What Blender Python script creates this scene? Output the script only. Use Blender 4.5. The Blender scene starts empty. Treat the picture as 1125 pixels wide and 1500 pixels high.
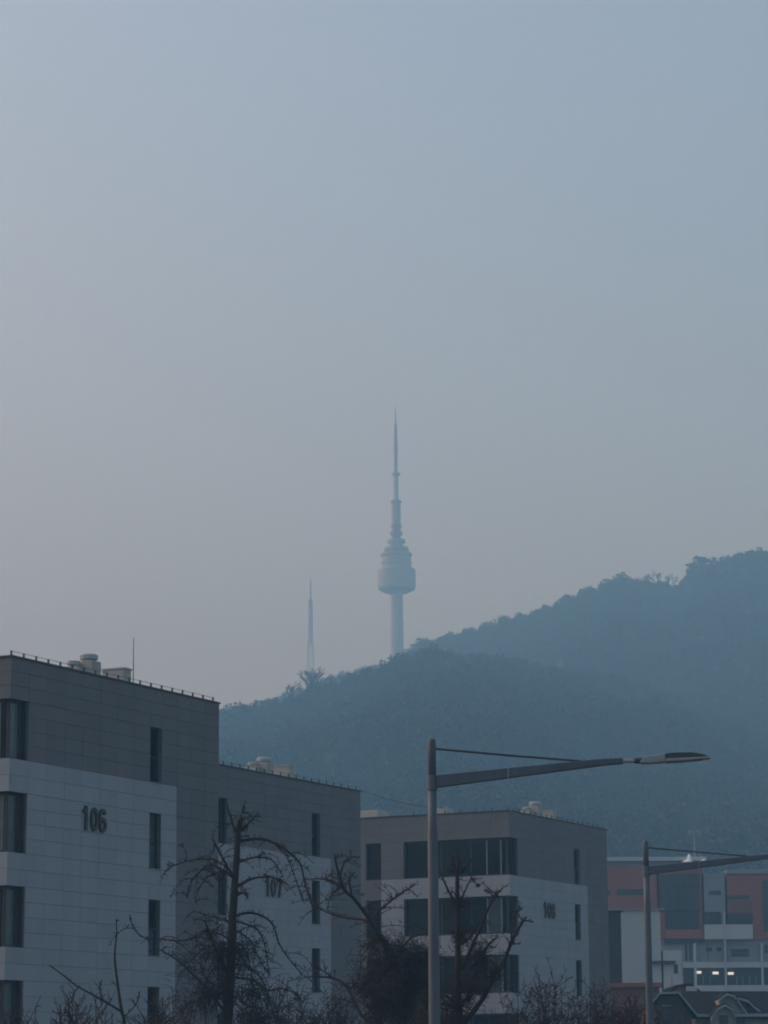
import bpy, math, random
import numpy as np
from mathutils import Vector, Matrix, noise

random.seed(7)
rng = np.random.default_rng(7)
scene = bpy.context.scene
col = scene.collection
PI = math.pi

# ------------------------------------------------------------------ camera
F, CX, CY = 4000.0, 562.5, 750.0          # focal length and centre in photo pixels (1125 x 1500)
PITCH = math.atan(822 / F)
ROLL = math.radians(-0.35)
EYE = Vector((0, 0, 1.7))
cam_d = bpy.data.cameras.new('camera')
cam = bpy.data.objects.new('camera', cam_d)
col.objects.link(cam)
cam_d.sensor_fit = 'VERTICAL'
cam_d.sensor_height = 36.0
cam_d.lens = 36.0 * F / 1500.0
cam_d.clip_start = 0.5
cam_d.clip_end = 20000
cam.matrix_world = (Matrix.Translation(EYE) @ Matrix.Rotation(PI / 2 + PITCH, 4, 'X')
                    @ Matrix.Rotation(ROLL, 4, 'Z'))
scene.camera = cam

# ------------------------------------------------------------------ sky, sun, exposure
SUN_AZ = math.radians(-68)                 # from +Y, negative = towards the left (west)
SUN_EL = math.radians(34)
world = bpy.data.worlds.new('World')
scene.world = world
world.use_nodes = True
wn = world.node_tree
sky = wn.nodes.new('ShaderNodeTexSky')
sky.sky_type = 'NISHITA'
sky.sun_disc = False
sky.sun_elevation = SUN_EL
sky.sun_rotation = SUN_AZ
sky.altitude = 0
sky.air_density = 1.2
sky.dust_density = 4.0
sky.ozone_density = 2.0
bg = wn.nodes['Background']
bg.inputs['Strength'].default_value = 0.15
wn.links.new(sky.outputs['Color'], bg.inputs['Color'])

sun_d = bpy.data.lights.new('sun', 'SUN')
sun_d.energy = 0.06
sun_d.angle = math.radians(30)
sun_d.color = (1.0, 0.90, 0.85)
sun = bpy.data.objects.new('sun', sun_d)
col.objects.link(sun)
S = Vector((math.sin(SUN_AZ) * math.cos(SUN_EL), math.cos(SUN_AZ) * math.cos(SUN_EL), math.sin(SUN_EL)))
sun.rotation_euler = S.to_track_quat('Z', 'Y').to_euler()
sun.location = (-60, 0, 60)

scene.view_settings.view_transform = 'Standard'
scene.view_settings.look = 'None'
scene.view_settings.gamma = 1.0
scene.view_settings.use_curve_mapping = False
scene.view_settings.exposure = 0.40
scene.render.engine = 'CYCLES'
cy = scene.cycles
cy.use_denoising = True
cy.volume_bounces = 3
cy.max_bounces = 8
cy.diffuse_bounces = 3
cy.glossy_bounces = 3
cy.transparent_max_bounces = 8
cy.pixel_filter_type = 'BLACKMAN_HARRIS'
cy.filter_width = 1.9
HAZE_DENSITY = 0.00097
HAZE_COLOR = (0.29, 0.61, 0.87)

# ------------------------------------------------------------------ photo pixel -> place
_fw = Vector((0, math.cos(PITCH), math.sin(PITCH)))
_up = Vector((0, -math.sin(PITCH), math.cos(PITCH)))
_rt = Vector((1, 0, 0))
_R = math.cos(ROLL) * _rt + math.sin(ROLL) * _up
_U = -math.sin(ROLL) * _rt + math.cos(ROLL) * _up


def ray(x, y):
    return _fw * F + _R * (x - CX) + _U * (CY - y)


def at(x, y, Y):
    d = ray(x, y)
    return EYE + d * (Y / d.y)


def depth_for_height(x, y, z):
    d = ray(x, y)
    return d.y * (z - EYE.z) / d.z


def ppm(Y):                                # photo pixels per metre, near enough
    return F * math.cos(PITCH) / Y * 1.01


# ------------------------------------------------------------------ materials
def mat(name, color, rough=0.7, var=0.0, scale=3.0, bump=0.0, bscale=40.0, objvar=0.0, metallic=0.0, spec=0.4,
        streak=False, world=False):
    m = bpy.data.materials.new(name)
    m.use_nodes = True
    nt = m.node_tree
    b = nt.nodes['Principled BSDF']
    b.inputs['Roughness'].default_value = rough
    b.inputs['Metallic'].default_value = metallic
    b.inputs['Specular IOR Level'].default_value = spec
    b.inputs['Base Color'].default_value = (*color, 1)
    out = None
    if var > 0 or objvar > 0:
        hsv = nt.nodes.new('ShaderNodeHueSaturation')
        hsv.inputs['Color'].default_value = (*color, 1)
        nt.links.new(hsv.outputs['Color'], b.inputs['Base Color'])
        parts = []
        if var > 0:
            tc = nt.nodes.new('ShaderNodeTexCoord')
            mp = nt.nodes.new('ShaderNodeMapping')
            mp.inputs['Scale'].default_value = (scale, scale, scale * (0.15 if streak else 1.0))
            n = nt.nodes.new('ShaderNodeTexNoise')
            n.inputs['Detail'].default_value = 6
            n.inputs['Roughness'].default_value = 0.65
            n.inputs['Scale'].default_value = 1.0
            if world:
                ge = nt.nodes.new('ShaderNodeNewGeometry')
                nt.links.new(ge.outputs['Position'], mp.inputs['Vector'])
            else:
                nt.links.new(tc.outputs['Object'], mp.inputs['Vector'])
            nt.links.new(mp.outputs['Vector'], n.inputs['Vector'])
            mr = nt.nodes.new('ShaderNodeMapRange')
            mr.inputs['From Min'].default_value = 0.25
            mr.inputs['From Max'].default_value = 0.75
            mr.inputs['To Min'].default_value = 1 - var
            mr.inputs['To Max'].default_value = 1 + var
            nt.links.new(n.outputs['Fac'], mr.inputs['Value'])
            parts.append(mr.outputs['Result'])
        if objvar > 0:
            oi = nt.nodes.new('ShaderNodeObjectInfo')
            mr = nt.nodes.new('ShaderNodeMapRange')
            mr.inputs['To Min'].default_value = 1 - objvar
            mr.inputs['To Max'].default_value = 1 + objvar
            nt.links.new(oi.outputs['Random'], mr.inputs['Value'])
            parts.append(mr.outputs['Result'])
        if len(parts) == 2:
            mu = nt.nodes.new('ShaderNodeMath')
            mu.operation = 'MULTIPLY'
            nt.links.new(parts[0], mu.inputs[0])
            nt.links.new(parts[1], mu.inputs[1])
            parts = [mu.outputs[0]]
        nt.links.new(parts[0], hsv.inputs['Value'])
    if bump > 0:
        tc = nt.nodes.new('ShaderNodeTexCoord')
        n = nt.nodes.new('ShaderNodeTexNoise')
        n.inputs['Scale'].default_value = bscale
        n.inputs['Detail'].default_value = 5
        bp = nt.nodes.new('ShaderNodeBump')
        bp.inputs['Strength'].default_value = bump
        bp.inputs['Distance'].default_value = 0.02
        nt.links.new(tc.outputs['Object'], n.inputs['Vector'])
        nt.links.new(n.outputs['Fac'], bp.inputs['Height'])
        nt.links.new(bp.outputs['Normal'], b.inputs['Normal'])
    return m


M = {}
M['panel_light'] = mat('light stone panel', (0.31, 0.335, 0.36), 0.75, 0.09, 1.1, 0.15, 25, 0.045, streak=True, world=True)
M['panel_dark'] = mat('dark stone panel', (0.150, 0.153, 0.157), 0.75, 0.10, 1.1, 0.15, 25, 0.05, streak=True, world=True)
M['joint'] = mat('joint backing', (0.14, 0.147, 0.153), 0.9, 0.1, 2)
M['frame'] = mat('dark window frame', (0.025, 0.026, 0.028), 0.5)
M['frame_pale'] = mat('pale aluminium mullion', (0.22, 0.23, 0.24), 0.5)
M['glass'] = mat('window glass', (0.007, 0.010, 0.012), 0.08, spec=0.12, objvar=0.3)
M['curtain'] = mat('curtained glass', (0.075, 0.105, 0.105), 0.15, 0.25, 2.0, spec=0.3, objvar=0.25)
M['shade'] = mat('brown blind behind glass', (0.09, 0.08, 0.065), 0.2, spec=0.5)
M['number'] = mat('dark bronze number', (0.05, 0.045, 0.043), 0.45, metallic=0.3)
M['coping'] = mat('dark coping', (0.06, 0.058, 0.06), 0.6)
M['vent'] = mat('pale concrete roof block', (0.42, 0.41, 0.37), 0.85, 0.15, 1.2, streak=True)
M['vent_cap'] = mat('vent cap', (0.38, 0.43, 0.43), 0.5, 0.1, 2)
M['roof'] = mat('roof slab', (0.20, 0.20, 0.19), 0.9, 0.15, 1.0)
M['pole'] = mat('galvanised grey pole', (0.10, 0.122, 0.145), 0.6, 0.2, 2.5, metallic=0.15, streak=True)
M['pole_dark'] = mat('dark lamp fins', (0.055, 0.06, 0.06), 0.5, 0.1, 5)
M['lamp_light'] = mat('pale lamp housing', (0.30, 0.32, 0.33), 0.5, 0.1, 5)
M['wire'] = mat('steel wire', (0.06, 0.06, 0.065), 0.5)
M['bark'] = mat('grey brown bark', (0.034, 0.029, 0.027), 0.95, 0.3, 9, 0.5, 30)
M['twig'] = mat('reddish twig', (0.040, 0.031, 0.030), 0.95, 0.25, 6)
M['leaf_dark'] = mat('dark olive leaf', (0.026, 0.026, 0.020), 0.8, 0.3, 2, objvar=0.1)
M['leaf_red'] = mat('withered red leaf', (0.14, 0.045, 0.04), 0.8, 0.3, 8)
M['pine'] = mat('dark pine foliage', (0.034, 0.040, 0.036), 0.95, 0.45, 0.016, objvar=0.2, world=True)
M['oak'] = mat('brown winter foliage', (0.042, 0.041, 0.038), 0.95, 0.45, 0.016, objvar=0.2, world=True)
M['bare'] = mat('bare winter branches', (0.045, 0.042, 0.040), 0.95, 0.2, 0.03, objvar=0.12, world=True)
M['hill'] = mat('leaf litter slope', (0.036, 0.034, 0.031), 0.95, 0.3, 0.03)
M['ground'] = mat('ground', (0.075, 0.07, 0.06), 0.95, 0.3, 0.15)
M['asphalt'] = mat('asphalt', (0.05, 0.05, 0.052), 0.9, 0.15, 1.5, 0.2, 60)
M['kerb'] = mat('kerb stone', (0.3, 0.3, 0.29), 0.85, 0.12, 1.5)
M['paint'] = mat('road paint', (0.7, 0.7, 0.66), 0.7, 0.15, 4)
M['tower'] = mat('pale concrete tower', (0.50, 0.48, 0.46), 0.8, 0.08, 0.05)
M['tower_glass'] = mat('tower pod cladding', (0.37, 0.35, 0.35), 0.5, 0.1, 0.1)
M['mast'] = mat('grey painted steel mast', (0.33, 0.32, 0.32), 0.6)
M['mast_red'] = mat('dull red steel mast', (0.28, 0.16, 0.16), 0.6)
M['brick_red'] = mat('dull red brick wall', (0.30, 0.125, 0.105), 0.9, 0.12, 0.35)
M['brick_dark'] = mat('dark red brick recess', (0.20, 0.095, 0.085), 0.9, 0.12, 0.35)
M['white_wall'] = mat('weathered white wall', (0.46, 0.49, 0.49), 0.85, 0.16, 0.25, streak=True)
M['grey_wall'] = mat('grey rendered wall', (0.25, 0.28, 0.30), 0.85, 0.12, 0.3)
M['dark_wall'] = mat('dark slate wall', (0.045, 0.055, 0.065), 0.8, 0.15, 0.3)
M['blue_glass'] = mat('blue curtain wall glass', (0.018, 0.045, 0.062), 0.12, 0.15, 0.3, spec=0.5)
M['white_paint'] = mat('white painted trim', (0.62, 0.64, 0.63), 0.6, 0.06, 2)
M['roof_tile'] = mat('dark roof shingle', (0.019, 0.020, 0.023), 0.95, 0.25, 1.5, spec=0.08)
M['house_wall'] = mat('dull red-brown house wall', (0.085, 0.055, 0.052), 0.9, 0.15, 1)
M['house_pale'] = mat('pale house wall', (0.30, 0.27, 0.25), 0.9, 0.12, 1)
M['house_trim'] = mat('dull pale trim', (0.33, 0.37, 0.37), 0.7, 0.1, 2)
M['sail'] = mat('white roof sail', (0.80, 0.80, 0.78), 0.7)
m = bpy.data.materials.new('lit ceiling lamp')
m.use_nodes = True
b = m.node_tree.nodes['Principled BSDF']
b.inputs['Emission Color'].default_value = (1.0, 0.90, 0.78, 1)
b.inputs['Emission Strength'].default_value = 0.55
M['lit'] = m


# ------------------------------------------------------------------ mesh helpers
class MB:
    def __init__(s):
        s.v, s.f = [], []

    def box(s, x0, x1, y0, y1, z0, z1):
        n = len(s.v)
        s.v += [(x, y, z) for z in (z0, z1) for y in (y0, y1) for x in (x0, x1)]
        s.f += [tuple(n + i for i in q) for q in ((0, 2, 3, 1), (4, 5, 7, 6), (0, 1, 5, 4), (2, 6, 7, 3), (0, 4, 6, 2), (1, 3, 7, 5))]
        return s

    def prism(s, poly, vec):
        """closed polygon (list of 3D points) extruded by vec"""
        n, k = len(s.v), len(poly)
        vec = Vector(vec)
        s.v += [tuple(p) for p in poly] + [tuple(Vector(p) + vec) for p in poly]
        s.f.append(tuple(range(n, n + k)))
        s.f.append(tuple(range(n + 2 * k - 1, n + k - 1, -1)))
        for i in range(k):
            j = (i + 1) % k
            s.f.append((n + i, n + k + i, n + k + j, n + j))
        return s

    def tube(s, pts, radii, k=6, cap=True):
        pts = [Vector(p) for p in pts]
        if len(pts) < 2:
            return s
        n0 = len(s.v)
        ref = Vector((0.31, 0.87, 0.38))
        for i, p in enumerate(pts):
            t = (pts[min(i + 1, len(pts) - 1)] - pts[max(i - 1, 0)])
            if t.length < 1e-9:
                t = Vector((0, 0, 1))
            t.normalize()
            a = t.cross(ref)
            if a.length < 0.05:
                a = t.cross(Vector((1, 0, 0)))
            a.normalize()
            c = t.cross(a)
            r = radii[i] if hasattr(radii, '__len__') else radii
            for q in range(k):
                w = 2 * PI * q / k
                s.v.append(tuple(p + (a * math.cos(w) + c * math.sin(w)) * r))
        for i in range(len(pts) - 1):
            for q in range(k):
                a0 = n0 + i * k + q
                a1 = n0 + i * k + (q + 1) % k
                s.f.append((a0, a1, a1 + k, a0 + k))
        if cap:
            s.f.append(tuple(range(n0 + k - 1, n0 - 1, -1)))
            e = n0 + (len(pts) - 1) * k
            s.f.append(tuple(range(e, e + k)))
        return s

    def lathe(s, prof, k=28, cx=0.0, cy=0.0):
        n0 = len(s.v)
        for r, z in prof:
            for q in range(k):
                w = 2 * PI * q / k
                s.v.append((cx + r * math.cos(w), cy + r * math.sin(w), z))
        for i in range(len(prof) - 1):
            for q in range(k):
                a0 = n0 + i * k + q
                a1 = n0 + i * k + (q + 1) % k
                s.f.append((a0, a1, a1 + k, a0 + k))
        s.f.append(tuple(range(n0 + k - 1, n0 - 1, -1)))
        e = n0 + (len(prof) - 1) * k
        s.f.append(tuple(range(e, e + k)))
        return s

    def mesh(s, name, m, smooth=False):
        me = bpy.data.meshes.new(name)
        me.from_pydata(s.v, [], s.f)
        me.materials.append(m)
        if smooth:
            me.polygons.foreach_set('use_smooth', [True] * len(me.polygons))
        me.update()
        return me

    def build(s, name, m, parent=None, smooth=False, bevel=0.0):
        o = link(name, s.mesh(name, m, smooth), parent)
        if bevel:
            md = o.modifiers.new('bevel', 'BEVEL')
            md.width = bevel
            md.segments = 2
        return o


def link(name, data, parent=None):
    o = bpy.data.objects.new(name, data)
    col.objects.link(o)
    if parent is not None:
        o.parent = parent
    return o


def thing(name, label, cat, loc=(0, 0, 0), rz=0.0, group=None):
    o = link(name, None)
    o.location = loc
    o.rotation_euler = (0, 0, rz)
    return tag(o, label, cat, group)


def tag(o, label=None, cat=None, group=None, kind=None):
    if label:
        o['label'] = label
    if cat:
        o['category'] = cat
    if group:
        o['group'] = group
    if kind:
        o['kind'] = kind
    return o


def copy_tree(o, parent=None):
    c = o.copy()
    col.objects.link(c)
    c.parent = parent
    for ch in list(o.children):
        copy_tree(ch, c)
    return c


def interp(pts, x):
    return float(np.interp(x, [p[0] for p in pts], [p[1] for p in pts]))


# ------------------------------------------------------------------ ground, road, hill
g = MB()
g.v = [(-3000, -400, 0), (3000, -400, 0), (3000, 3000, 0), (-3000, 3000, 0)]
g.f = [(0, 1, 2, 3)]
tag(g.build('ground', M['ground']), kind='structure')
g = MB()
g.v = [(-300, 30, 0.004), (300, 30, 0.004), (300, 43, 0.004), (-300, 43, 0.004)]
g.f = [(0, 1, 2, 3)]
tag(g.build('road', M['asphalt']), kind='structure')
tag(MB().box(-300, 300, 43.0, 43.25, 0, 0.14).build('kerb', M['kerb'], bevel=0.02), kind='structure')
pv = MB().box(-300, 300, 43.25, 47.0, -0.05, 0.12).build('pavement', mat('paving', (0.22, 0.215, 0.2), 0.9, 0.15, 1.2))
tag(pv, kind='structure')
rd = bpy.data.objects['road']
mk = MB()
for i in range(-30, 30):
    x = i * 8.0
    n = len(mk.v)
    mk.v += [(x, 36.4, 0.008), (x + 3, 36.4, 0.008), (x + 3, 36.55, 0.008), (x, 36.55, 0.008)]
    mk.f.append((n, n + 1, n + 2, n + 3))
mk.build('lane_marking', M['paint'], rd)

CREST_A = [(-900, 1420), (-300, 1240), (100, 1130), (322, 1078), (400, 1062), (470, 1040), (520, 1023), (560, 1008), (600, 993), (640, 984),
           (690, 982), (740, 987), (800, 998), (870, 1008), (950, 1030), (1050, 1058), (1125, 1080), (1300, 1120), (1700, 1200), (2200, 1300)]
CREST_B = [(-900, 1500), (-300, 1300), (200, 1120), (450, 1030), (520, 1003), (560, 992), (605, 968), (650, 950), (700, 937), (735, 924), (800, 904),
           (840, 888), (900, 868), (940, 862), (980, 868), (1009, 868), (1016, 850), (1040, 842), (1075, 834), (1110, 829), (1200, 812), (1400, 780), (2200, 820)]
CREST_C = [(-900, 1450), (-300, 1250), (200, 1100), (400, 1048), (455, 1005), (520, 1000), (582, 990), (700, 970), (900, 950), (1400, 960), (2200, 1100)]
YA, YB, YC = 1050.0, 1550.0, 1960.0
NXH, NYH = 180, 130
ax = np.linspace(-900, 2200, NXH)
ys = 400 + (2500 - 400) * np.linspace(0, 1, NYH)


def elev(px, Y):
    zs = []
    for cr, Yc, Y0, back in ((CREST_A, YA, 390, 500), (CREST_B, YB, 620, 700), (CREST_C, YC, 900, 800)):
        zc = max(at(px, interp(cr, px), Yc).z, 2.0)
        if Y <= Yc:
            t = max(0.0, (Y - Y0) / (Yc - Y0))
            s = t ** 0.93
            s = s if t < 0.93 else s * (1 - 0.0) # crest kept crisp
            zs.append(zc * s)
        else:
            t = (Y - Yc) / back
            zs.append(zc * (1 - 0.35 * min(1, t) ** 1.2 - 0.3 * max(0, min(1, t - 1))))
    z = max(zs)
    X = at(px, 1000, Y).x
    damp = max(0.0, min(1.0, (Y - 400) / 150))
    z += damp * (noise.noise((X / 60, Y / 60, 0)) * 3.0 + noise.noise((X / 150, Y / 150, 5)) * 5
              - 9 * abs(noise.noise((X / 70, Y / 400, 9))) * max(0.0, min(1.0, (1000 - Y) / 250)))
    return max(z, -0.5 if damp == 0 else 0.1)


Z = np.zeros((NYH, NXH))
hv, hf = [], []
for j in range(NYH):
    for i in range(NXH):
        Y = ys[j]
        z = -0.6 if j == 0 else elev(ax[i], Y)
        Z[j, i] = z
        hv.append((at(ax[i], 1000, Y).x, Y, z))
for j in range(NYH - 1):
    for i in range(NXH - 1):
        a = j * NXH + i
        hf.append((a, a + 1, a + NXH + 1, a + NXH))
hm = MB()
hm.v, hm.f = hv, hf
hill = hm.build('hill', M['hill'], smooth=True)
tag(hill, kind='structure')


def hill_z(px, Y):
    fi = np.clip((px - ax[0]) / (ax[1] - ax[0]), 0, NXH - 1.001)
    fj = np.clip((Y - ys[0]) / (ys[1] - ys[0]), 0, NYH - 1.001)
    i, j = int(fi), int(fj)
    a, b_ = fi - i, fj - j
    return (Z[j, i] * (1 - a) + Z[j, i + 1] * a) * (1 - b_) + (Z[j + 1, i] * (1 - a) + Z[j + 1, i + 1] * a) * b_


# ------------------------------------------------------------------ hill trees
def leaf_cloud(lobes, n, size, seed, squash=0.8):
    """small leaf-clump faces through a few lobes: [(cx, cy, cz, r)]"""
    r_ = np.random.default_rng(seed)
    mb = MB()
    w = np.array([l[3] ** 2 for l in lobes])
    w = w / w.sum()
    for _ in range(n):
        cx, cy_, cz, r = lobes[r_.choice(len(lobes), p=w)]
        d = r_.normal(size=3)
        d /= np.linalg.norm(d)
        rad = r * (r_.uniform(0.45, 1.0) ** 0.5) * (1 + 0.12 * r_.normal())
        p = np.array([cx, cy_, cz]) + d * rad * np.array([1, 1, squash])
        a = r_.normal(size=3)
        a /= np.linalg.norm(a)
        c = np.cross(a, d + 0.6 * r_.normal(size=3))
        c /= (np.linalg.norm(c) + 1e-9)
        e = size * r_.uniform(0.5, 1.25)
        k = len(mb.v)
        mb.v += [tuple(p - a * e), tuple(p + c * e * 0.7), tuple(p + a * e), tuple(p - c * e * 0.7)]
        mb.f.append((k, k + 1, k + 2, k + 3))
    return mb


def bare_crown(seed, h=9.0, spread=0.55, levels=4, r0=0.16, k=3, start=0.25):
    r_ = random.Random(seed)
    mb = MB()

    def grow(p, d, L, r, lev):
        q = p + d * L
        mid = p + d * L * 0.5 + Vector((r_.uniform(-1, 1), r_.uniform(-1, 1), r_.uniform(-.5, .5))) * L * 0.07
        mb.tube([p, mid, q], [r, r * 0.8, r * 0.6], k, cap=False)
        if lev == 0:
            return
        for _ in range(3 if lev > 1 else 4):
            f = r_.uniform(0.45, 1.0)
            nd = (d + Vector((r_.uniform(-1, 1), r_.uniform(-1, 1), r_.uniform(-0.2, 0.7))) * spread * 1.3).normalized()
            grow(p + d * L * f, nd, L * r_.uniform(0.55, 0.8), r * 0.62, lev - 1)

    grow(Vector((0, 0, h * start * 0.9)), Vector((0.03, 0.02, 1)), h * 0.3, r0, levels)
    return mb


def trunk_mesh(name, h, r, m, seed=0):
    r_ = random.Random(seed)
    pts = [Vector((0, 0, -1.5))]
    for i in range(1, 6):
        pts.append(Vector((r_.uniform(-.12, .12), r_.uniform(-.12, .12), h * i / 5)))
    return MB().tube(pts, [r * 1.25, r, r * .9, r * .75, r * .6, r * .4], 7).mesh(name, m)


LOBES = [
    [(0, 0, 5.6, 2.7), (1.5, 0.4, 4.6, 2.1), (-1.4, -0.6, 4.9, 2.2), (0.3, 1.4, 5.0, 2.0), (-0.2, -1.5, 4.4, 1.9), (0.4, 0.2, 7.2, 1.6)],
    [(0, 0, 5.0, 3.0), (1.9, -0.4, 4.4, 2.0), (-1.8, 0.7, 4.2, 2.1), (0.6, 1.7, 4.6, 1.8), (-0.8, 0.1, 6.6, 1.9)],
    [(0, 0, 6.0, 2.2), (0.8, 0.6, 4.6, 2.2), (-0.9, -0.3, 4.4, 2.1), (0.1, -0.2, 8.0, 1.5), (0.0, 0.9, 3.2, 2.0)],
]
crown_meshes = [leaf_cloud(LOBES[0], 420, 0.55, 1).mesh('crown', M['pine']),
                leaf_cloud(LOBES[1], 420, 0.55, 2).mesh('crown', M['oak']),
                leaf_cloud(LOBES[2], 420, 0.52, 3).mesh('crown', M['pine'])]
bare_meshes = [bare_crown(11, 10, 0.62, 4, 0.34).mesh('crown', M['bare']), bare_crown(12, 9, 0.7, 4, 0.32).mesh('crown', M['bare']),
               bare_crown(15, 11, 0.5, 5, 0.30, start=0.12).mesh('crown', M['bare'])]
trunk_shared = trunk_mesh('trunk', 5.0, 0.2, M['bare'], 3)
trunk_bare = trunk_mesh('trunk', 3.2, 0.22, M['bare'], 4)

pts = []
ntry = 0
target = {0: 5200, 1: 4600, 2: 1300}
for zone, (y0, y1) in enumerate(((410, 1085), (1080, 1600), (1600, 1990))):
    for _ in range(target[zone]):
        u1, u2 = rng.random(), rng.random()
        Y = math.sqrt(y0 * y0 + u1 * (y1 * y1 - y0 * y0))
        px = 230 + 1050 * u2
        z = hill_z(px, Y)
        # keep only what can be seen over the ground in front
        ang = (z + 9 - 1.7) / Y
        seen = True
        for q in np.arange(420, Y - 25, 70):
            if (hill_z(px, q) + 3 - 1.7) / q > ang:
                seen = False
                break
        if not seen:
            continue
        pts.append((at(px, 1000, Y).x, Y, z, rng.random()))
pts = np.array(pts)
n = len(pts)
pm = bpy.data.meshes.new('forest')
pm.from_pydata([tuple(p[:3]) for p in pts], [], [])
va = pm.attributes.new('variant', 'INT', 'POINT')
vv = np.searchsorted([0.30, 0.55, 0.78, 0.90], pts[:, 3]).astype(np.int32)
va.data.foreach_set('value', vv)
sa = pm.attributes.new('size', 'FLOAT', 'POINT')
sa.data.foreach_set('value', rng.uniform(0.75, 1.25, n).astype(np.float32))
ra = pm.attributes.new('turn', 'FLOAT_VECTOR', 'POINT')
rot = np.zeros((n, 3), np.float32)
rot[:, 2] = rng.uniform(0, 2 * PI, n)
rot[:, 0] = rng.normal(0, 0.05, n)
ra.data.foreach_set('vector', rot.ravel())
forest = link('forest', pm)
tag(forest, 'hazy mixed pine and bare woodland covering the hillside', 'forest', kind='stuff')
gn = bpy.data.node_groups.new('forest trees', 'GeometryNodeTree')
gn.interface.new_socket('Geometry', in_out='INPUT', socket_type='NodeSocketGeometry')
gn.interface.new_socket('Geometry', in_out='OUTPUT', socket_type='NodeSocketGeometry')
gi, go = gn.nodes.new('NodeGroupInput'), gn.nodes.new('NodeGroupOutput')
jn = gn.nodes.new('GeometryNodeJoinGeometry')


def attr(nm, t):
    a = gn.nodes.new('GeometryNodeInputNamedAttribute')
    a.data_type = t
    a.inputs['Name'].default_value = nm
    return a


a_v, a_s, a_r = attr('variant', 'INT'), attr('size', 'FLOAT'), attr('turn', 'FLOAT_VECTOR')
for k, me in enumerate(crown_meshes + bare_meshes[:2]):
    ob = bpy.data.objects.new('forest_tree_source', me)
    oi = gn.nodes.new('GeometryNodeObjectInfo')
    oi.inputs['Object'].default_value = ob
    oi.inputs['As Instance'].default_value = True
    cmp_ = gn.nodes.new('FunctionNodeCompare')
    cmp_.data_type = 'INT'
    cmp_.operation = 'EQUAL'
    cmp_.inputs[3].default_value = k
    gn.links.new(a_v.outputs['Attribute'], cmp_.inputs[2])
    ip = gn.nodes.new('GeometryNodeInstanceOnPoints')
    gn.links.new(gi.outputs[0], ip.inputs['Points'])
    gn.links.new(cmp_.outputs['Result'], ip.inputs['Selection'])
    gn.links.new(oi.outputs['Geometry'], ip.inputs['Instance'])
    gn.links.new(a_s.outputs['Attribute'], ip.inputs['Scale'])
    e2r = gn.nodes.new('FunctionNodeEulerToRotation')
    gn.links.new(a_r.outputs['Attribute'], e2r.inputs[0])
    gn.links.new(e2r.outputs[0], ip.inputs['Rotation'])
    gn.links.new(ip.outputs[0], jn.inputs[0])
gn.links.new(jn.outputs[0], go.inputs[0])
md = forest.modifiers.new('trees', 'NODES')
md.node_group = gn


def ridge_tree(px, py_top, Y, kind, label, group=None, width=1.0, zoff=0.0):
    """a single tree that stands out on the ridge; its top at (px, py_top)"""
    z0 = hill_z(px, Y)
    top = at(px, py_top, Y).z
    h = max(top - z0, 4.0)
    full = max(v.co.z for v in (crown_meshes + bare_meshes)[kind].vertices)
    s = h / full
    t = thing('ridge_tree' if kind < 3 else 'bare_ridge_tree', label, 'tree', (at(px, 1000, Y).x, Y, top - h), random.uniform(0, 6), group)
    s = min(s, 2.2)
    t.scale = (s * width, s * width, s)
    link('trunk', trunk_shared if kind < 3 else trunk_bare, t)
    link('crown', (crown_meshes + bare_meshes)[kind], t)
    return t


ridge_tree(450, 968, 1045, 5, 'spreading bare tree on the ridge in front of the thin lattice mast', width=1.7)
ridge_tree(428, 996, 1046, 5, 'small bare tree beside the spreading bare tree below the mast', width=1.4)
ridge_tree(588, 955, 1500, 0, 'dark evergreen tree at the foot of the observation tower shaft', width=1.3)
ridge_tree(622, 934, 1540, 1, 'broad round tree on the ridge just uphill of the observation tower', width=1.6)
ridge_tree(378, 1024, 1046, 1, 'round topped tree standing on the low end of the ridge', width=1.4)
for px, py in ((346, 1032), (396, 1021), (512, 985), (548, 972), (660, 926), (690, 917), (718, 909), (760, 897), (800, 884), (832, 870), (866, 858), (893, 846), (915, 838)):
    Y = 1048 if px < 500 else 1545
    ridge_tree(px, py, Y, random.choice((0, 1, 2)), 'small dark tree in the row along the hazy ridge line', 'trees along the hazy ridge line', width=1.25)
for px, py in ((735, 897), (950, 838), (968, 833), (984, 838)):
    ridge_tree(px, py, 1540, 5, 'wispy bare tree poking above the hazy ridge line', 'bare trees on the ridge line', width=1.1)
for px, py in ((1022, 822), (1034, 814), (1050, 814), (1070, 813), (1088, 808), (1106, 804), (1121, 812)):
    ridge_tree(px, py, 1530, random.choice((0, 1, 2)), 'tall dense tree of the clump crowning the hill top', 'dense clump of trees on the hill top', width=1.4)

# ------------------------------------------------------------------ observation tower
YT = 1960.0
tb = at(582, 1005, YT)
TX = tb.x


def tz(y):
    return at(581, y, YT).z - tb.z


mpp = 1 / ppm(YT)
tower = thing('observation_tower', 'tall pale observation tower with round pod and stepped antenna mast above the ridge', 'tower', (TX, YT, tb.z))


def rev(name, prof, m, parent=tower, k=32):
    return MB().lathe([(r * mpp, tz(y)) for r, y in prof], k).build(name, m, parent, smooth=False)


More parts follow.
